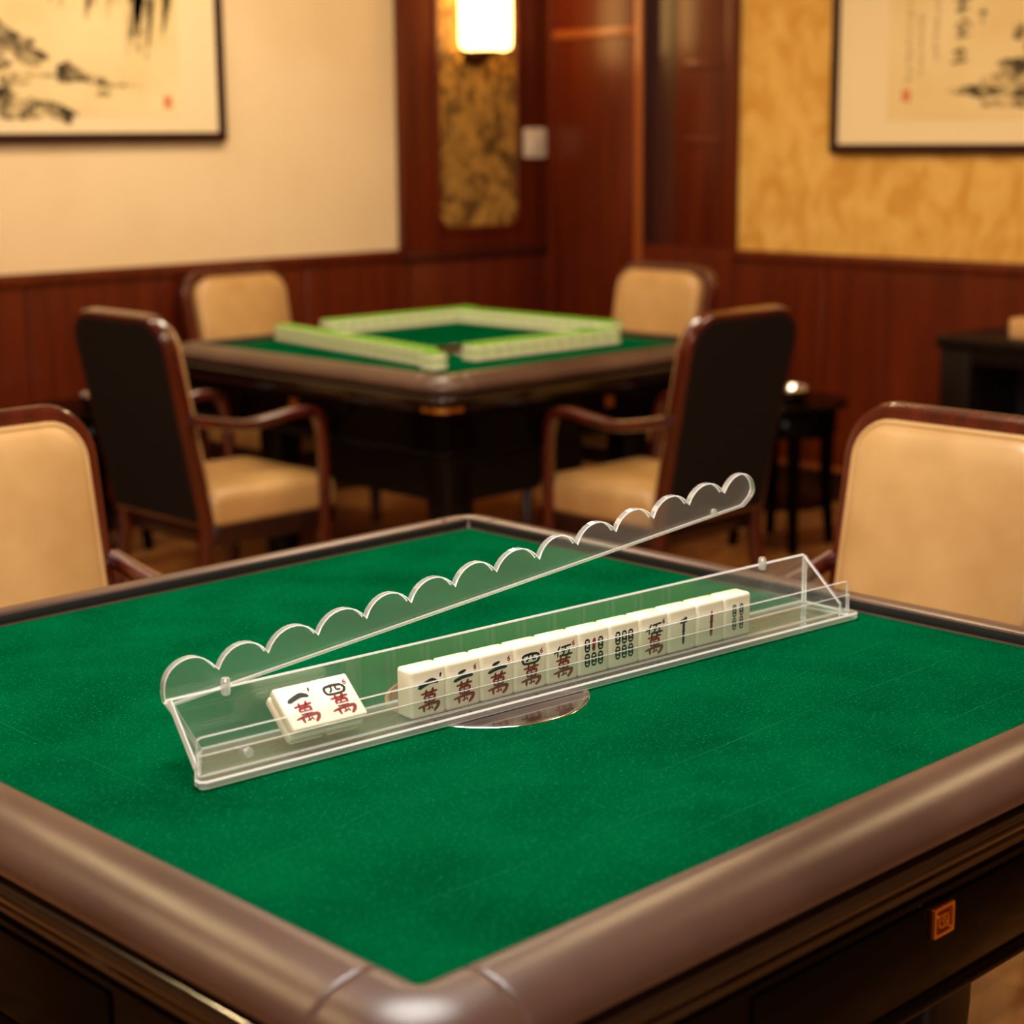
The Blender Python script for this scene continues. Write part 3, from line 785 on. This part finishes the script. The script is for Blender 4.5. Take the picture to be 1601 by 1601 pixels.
# ------------------------------------------------------------------ walls of face-down tiles on the far table
wt = empty('mahjong_tile')
ww_, wl_, wh_ = .0535, .066, .0265
b = MB(); b.box((-ww_ / 2, -wl_ / 2, 0), (ww_ / 2, wl_ / 2, wh_ * .72)); b.build('ivory_body', ivory, wt, bevel=.004, seg=2)
b = MB(); b.box((-ww_ / 2 + .0004, -wl_ / 2 + .0004, wh_ * .60), (ww_ / 2 - .0004, wl_ / 2 - .0004, wh_ - .0002)); b.build('green_back', tile_green, wt, bevel=.004, seg=2)
first = True
def wall_row(p0, p1, n, nm):
    global first
    p0, p1 = Vector(p0), Vector(p1); d = (p1 - p0); ang = math.atan2(d.y, d.x)
    for lay_ in (0, 1):
        for i in range(n):
            q = p0 + d * ((i + .5) / n)
            t = wt if first else copy_tree(wt)
            first = False
            t.location = (q.x, q.y, ZF + .0005 + lay_ * wh_); t.rotation_euler = (0, 0, ang)
            end = ''
            tag(t, 'green-backed ivory tile lying face down in the %s layer of the %s tile wall' % (('lower', 'upper')[lay_], nm), 'mahjong tile', 'face-down tiles in the %s wall' % nm)
wall_row((2.945, 4.07), (2.80, 3.125), 17, 'near left')
wall_row((2.96, 3.12), (3.64, 3.12), 12, 'near right')
wall_row((3.14, 4.07), (3.86, 4.07), 13, 'far left')
wall_row((3.79, 3.24), (3.79, 4.025), 14, 'far right')
for lay_ in (0, 1):
    t = copy_tree(wt); t.location = (2.745, 3.045, ZF + .0005 + lay_ * wh_); t.rotation_euler = (0, 0, 0)
    tag(t, '%s ivory tile of the lone stack at the near corner of the tile walls' % ('bottom', 'top')[lay_], 'mahjong tile', 'tiles of the corner stack')

# ------------------------------------------------------------------ armchairs
BT = math.atan2(.11, .625)                 # recline of the back
def back_T(x, s, d):
    """back plane: x across, s up along the back, d towards the sitter"""
    y = -.235 - .20 * s + d; z = .33 + s
    return (x, y, z + d * .176)
def make_chair():
    c = empty('armchair')
    H = .63; W0 = .50
    # frame ring
    cy = H / 2
    taper = lambda x, s: x * (.95 + .05 * s / H)
    O = [(taper(x, y), y) for x, y in rr(W0, H, .105, 8, 0, cy, .012)]
    I = [(taper(x, y), y) for x, y in rr(W0 - .086, H - .076, .068, 8, 0, cy, .01)]
    b = MB()
    b.loops([[back_T(x, s, -.022) for x, s in I], [back_T(x, s, -.022) for x, s in O], [back_T(x, s, .022) for x, s in O], [back_T(x, s, .022) for x, s in I], [back_T(x, s, -.022) for x, s in I]])
    b.build('back_frame', mahog, c, bevel=.007, seg=2)
    b = MB(); b.prism([(taper(x, y), y) for x, y in rr(W0 - .036, H - .036, .088, 7, 0, cy, .01)], -.026, -.004, T=lambda p: back_T(p[0], p[1], p[2])); b.build('back_panel', dark_back, c)
    b = MB(); L = []
    for ins, d in ((0, -.002), (0, .044), (.003, .052), (.010, .058), (.022, .062), (.05, .068), (.10, .072), (.17, .074)):
        w, h = W0 - .088 - 2 * ins, H - .078 - 2 * ins
        L.append([back_T(taper(x, s), s, d) for x, s in rr(w, h, max(.07 - ins * .4, .01), 7, 0, cy, max(.03 - ins * .3, .005))])
    b.loops(L, True, True, True); cu = b.build('back_cushion', beige, c, ang=60)
    b = MB(); P = [back_T(taper(x, s), s, .048) for x, s in rr(W0 - .088, H - .078, .07, 7, 0, cy, .03)]
    n = len(P); L = []
    for i in range(n):
        p = Vector(P[i]); t = (Vector(P[(i + 1) % n]) - Vector(P[i - 1])).normalized(); nn = Vector((0, 1, .176)).normalized(); sd = t.cross(nn)
        L.append([p + (nn * math.cos(a) + sd * math.sin(a)) * .0065 for a in [2 * PI * j / 8 for j in range(8)]])
    L.append(L[0]); b.loops(L); b.build('piping', beige, cu)
    # seat
    b = MB(); L = []
    for ins, z in ((.012, .325), (.002, .333), (0, .345), (0, .395), (.004, .412), (.014, .425), (.035, .434), (.08, .440), (.16, .443)):
        L.append([(x, y, z) for x, y in rr(.485 - 2 * ins, .48 - 2 * ins, max(.035 - ins * .1, .01), 5, 0, .012)])
    b.loops(L, True, True, True); b.build('seat_cushion', beige, c, ang=60)
    b = MB(); b.prism(rr(.485, .47, .02, 4, 0, .01), .265, .325); b.build('seat_frame', dark_mahog, c, bevel=.006)
    for sx in (-1, 1):
        x = sx * .252
        # arm with its front post: one bent piece
        pts = catmull([(x, -.290, .656), (x * 1.01, -.20, .637), (x * 1.03, -.10, .624), (x * 1.03, .0, .633), (x * 1.02, .085, .643), (x * 1.01, .145, .634), (x, .175, .592), (x * .99, .186, .50), (x * .985, .188, .40), (x * .98, .186, .28)], 5)
        n = len(pts); w = [.034 + .016 * math.sin(PI * min(1, i / (n * .7))) for i in range(n)]; h = [.034 if i < n * .62 else .036 for i in range(n)]
        b = MB(); b.tube(pts, w, h, 12, up=(0, .3, 1)); b.build('armrest', mahog, c, ang=70)
        b = MB(); b.tube([(x * .975, .184, .30), (x * .975, .184, .15), (x * .975, .187, 0)], [.046, .042, .034], [.046, .042, .034], 8, up=(0, 1, 0)); b.build('leg', mahog, c)
        b = MB(); b.tube([(sx * .218, -.235, .345), (sx * .218, -.238, .25), (sx * .218, -.26, .12), (sx * .218, -.30, 0)], [.042, .042, .038, .032], [.044, .042, .038, .032], 8, up=(0, 1, 0)); b.build('leg', mahog, c)
    return c
ch = make_chair()
spots = [((.655, 1.64, 0), PI, 'beige leather armchair at left side of the foreground table, cut off by left edge'),
         ((1.575, .675, 0), PI / 2, 'beige leather armchair at right side of the foreground table, cut off by the right edge'),
         ((2.302, 3.525, 0), -PI / 2, 'armchair with dark back turned to the viewer, left of the far table'),
         ((3.185, 2.555, 0), 0, 'armchair with dark back turned to the viewer, right of the far table'),
         ((3.21, 4.375, 0), PI, 'armchair behind the far table, left one, in front of the cream wall side'),
         ((4.12, 3.60, 0), PI / 2, 'armchair behind the far table, right one, in front of the dark recess')]
for i, (loc, rz, lab) in enumerate(spots):
    c = ch if i == 0 else copy_tree(ch)
    c.location = loc; c.rotation_euler = (0, 0, rz)
    tag(c, lab, 'armchair', 'armchairs around the mahjong tables')

# ------------------------------------------------------------------ small round side tables with ashtrays
def make_side():
    s = empty('side_table')
    b = MB(); b.lathe([(.150, .478), (.166, .482), (.170, .490), (.166, .498), (.150, .500), (.05, .500)], n=48); b.build('tabletop', black_gloss, s)
    b = MB(); b.lathe([(.13, .385), (.14, .39), (.14, .47), (.135, .479)], n=40); b.build('apron', black_gloss, s)
    for a in range(4):
        an = PI / 4 + a * PI / 2 + .1
        x, y = .118 * math.cos(an), .118 * math.sin(an)
        b = MB(); b.tube([(x, y, .44), (x, y, .2), (x * 1.12, y * 1.12, 0)], [.036, .03, .024], [.036, .03, .024], 8, up=(0, 1, 0)); b.build('leg', black_gloss, s)
    b = MB(); b.lathe([(.10, .140), (.115, .143), (.115, .152), (.10, .155)], n=32); b.build('shelf', black_gloss, s)
    return s
def make_ash():
    a = empty('ashtray')
    b = MB(); b.lathe([(.045, 0), (.062, .004), (.07, .016), (.072, .03), (.068, .033), (.06, .02), (.05, .010), (.01, .009)], n=36); b.build('bowl', chrome, a)
    for q in range(3):
        an = 2 * PI * q / 3 + .4
        b = MB(); b.box((-.009, .058, .026), (.009, .076, .035))
        R = Matrix.Rotation(an, 3, 'Z'); b.v = [tuple(R @ Vector(v)) for v in b.v]
        b.build('cigarette_rest', chrome, a, bevel=.003)
    return a
st = make_side(); ash = make_ash(); ash.scale = (1.35, 1.35, 1.35)
st.location = (4.22, 2.83, 0); st.scale = (1.35, 1.35, 1.06); tag(st, 'small round black side table by the right wall wainscot', 'side table', 'round side tables')
ash.location = (4.20, 2.82, .5305); tag(ash, 'shiny metal ashtray on the right side table', 'ashtray', 'ashtrays on the side tables')
s2 = copy_tree(st); s2.location = (2.44, 4.53, 0); tag(s2, 'small round black side table by the left wall behind the chairs', 'side table', 'round side tables')
a2 = copy_tree(ash); a2.location = (2.47, 4.47, .5305); tag(a2, 'shiny metal ashtray on the left side table', 'ashtray', 'ashtrays on the side tables')

# ------------------------------------------------------------------ dark console by the right wall
cb = tag(empty('console_cabinet', (4.79, 1.72, 0)), 'dark wooden console cabinet against the right wall', 'cabinet')
b = MB(); b.box((-.20, -.75, .71), (.18, .735, .752)); b.build('top', dark_walnut, cb, bevel=.006)
b = MB(); b.box((-.185, .60, 0), (.17, .72, .71)); b.build('side_panel', dark_walnut, cb, bevel=.004)
b = MB(); b.box((-.185, -.735, 0), (.17, -.615, .71)); b.build('side_panel', dark_walnut, cb, bevel=.004)
b = MB(); b.box((-.180, -.615, .655), (.17, .60, .71)); b.build('rail', dark_walnut, cb, bevel=.003)
b = MB(); b.box((.14, -.615, .0), (.17, .60, .655)); b.build('back_panel', black_matt, cb)
b = MB(); b.box((-.17, -.615, .10), (.14, .60, .13)); b.build('shelf', dark_walnut, cb, bevel=.003)
tb = tag(empty('tissue_box', (4.72, 2.14, .7525)), 'tan box with rounded edges on the dark console cabinet', 'box')
b = MB(); b.prism(rr(.12, .15, .02), 0, .07); b.build('box_body', tissue_card, tb, bevel=.008)
b = MB(); b.prism(rr(.03, .08, .014), .07, .0715); b.build('box_slot', black_matt, tb)
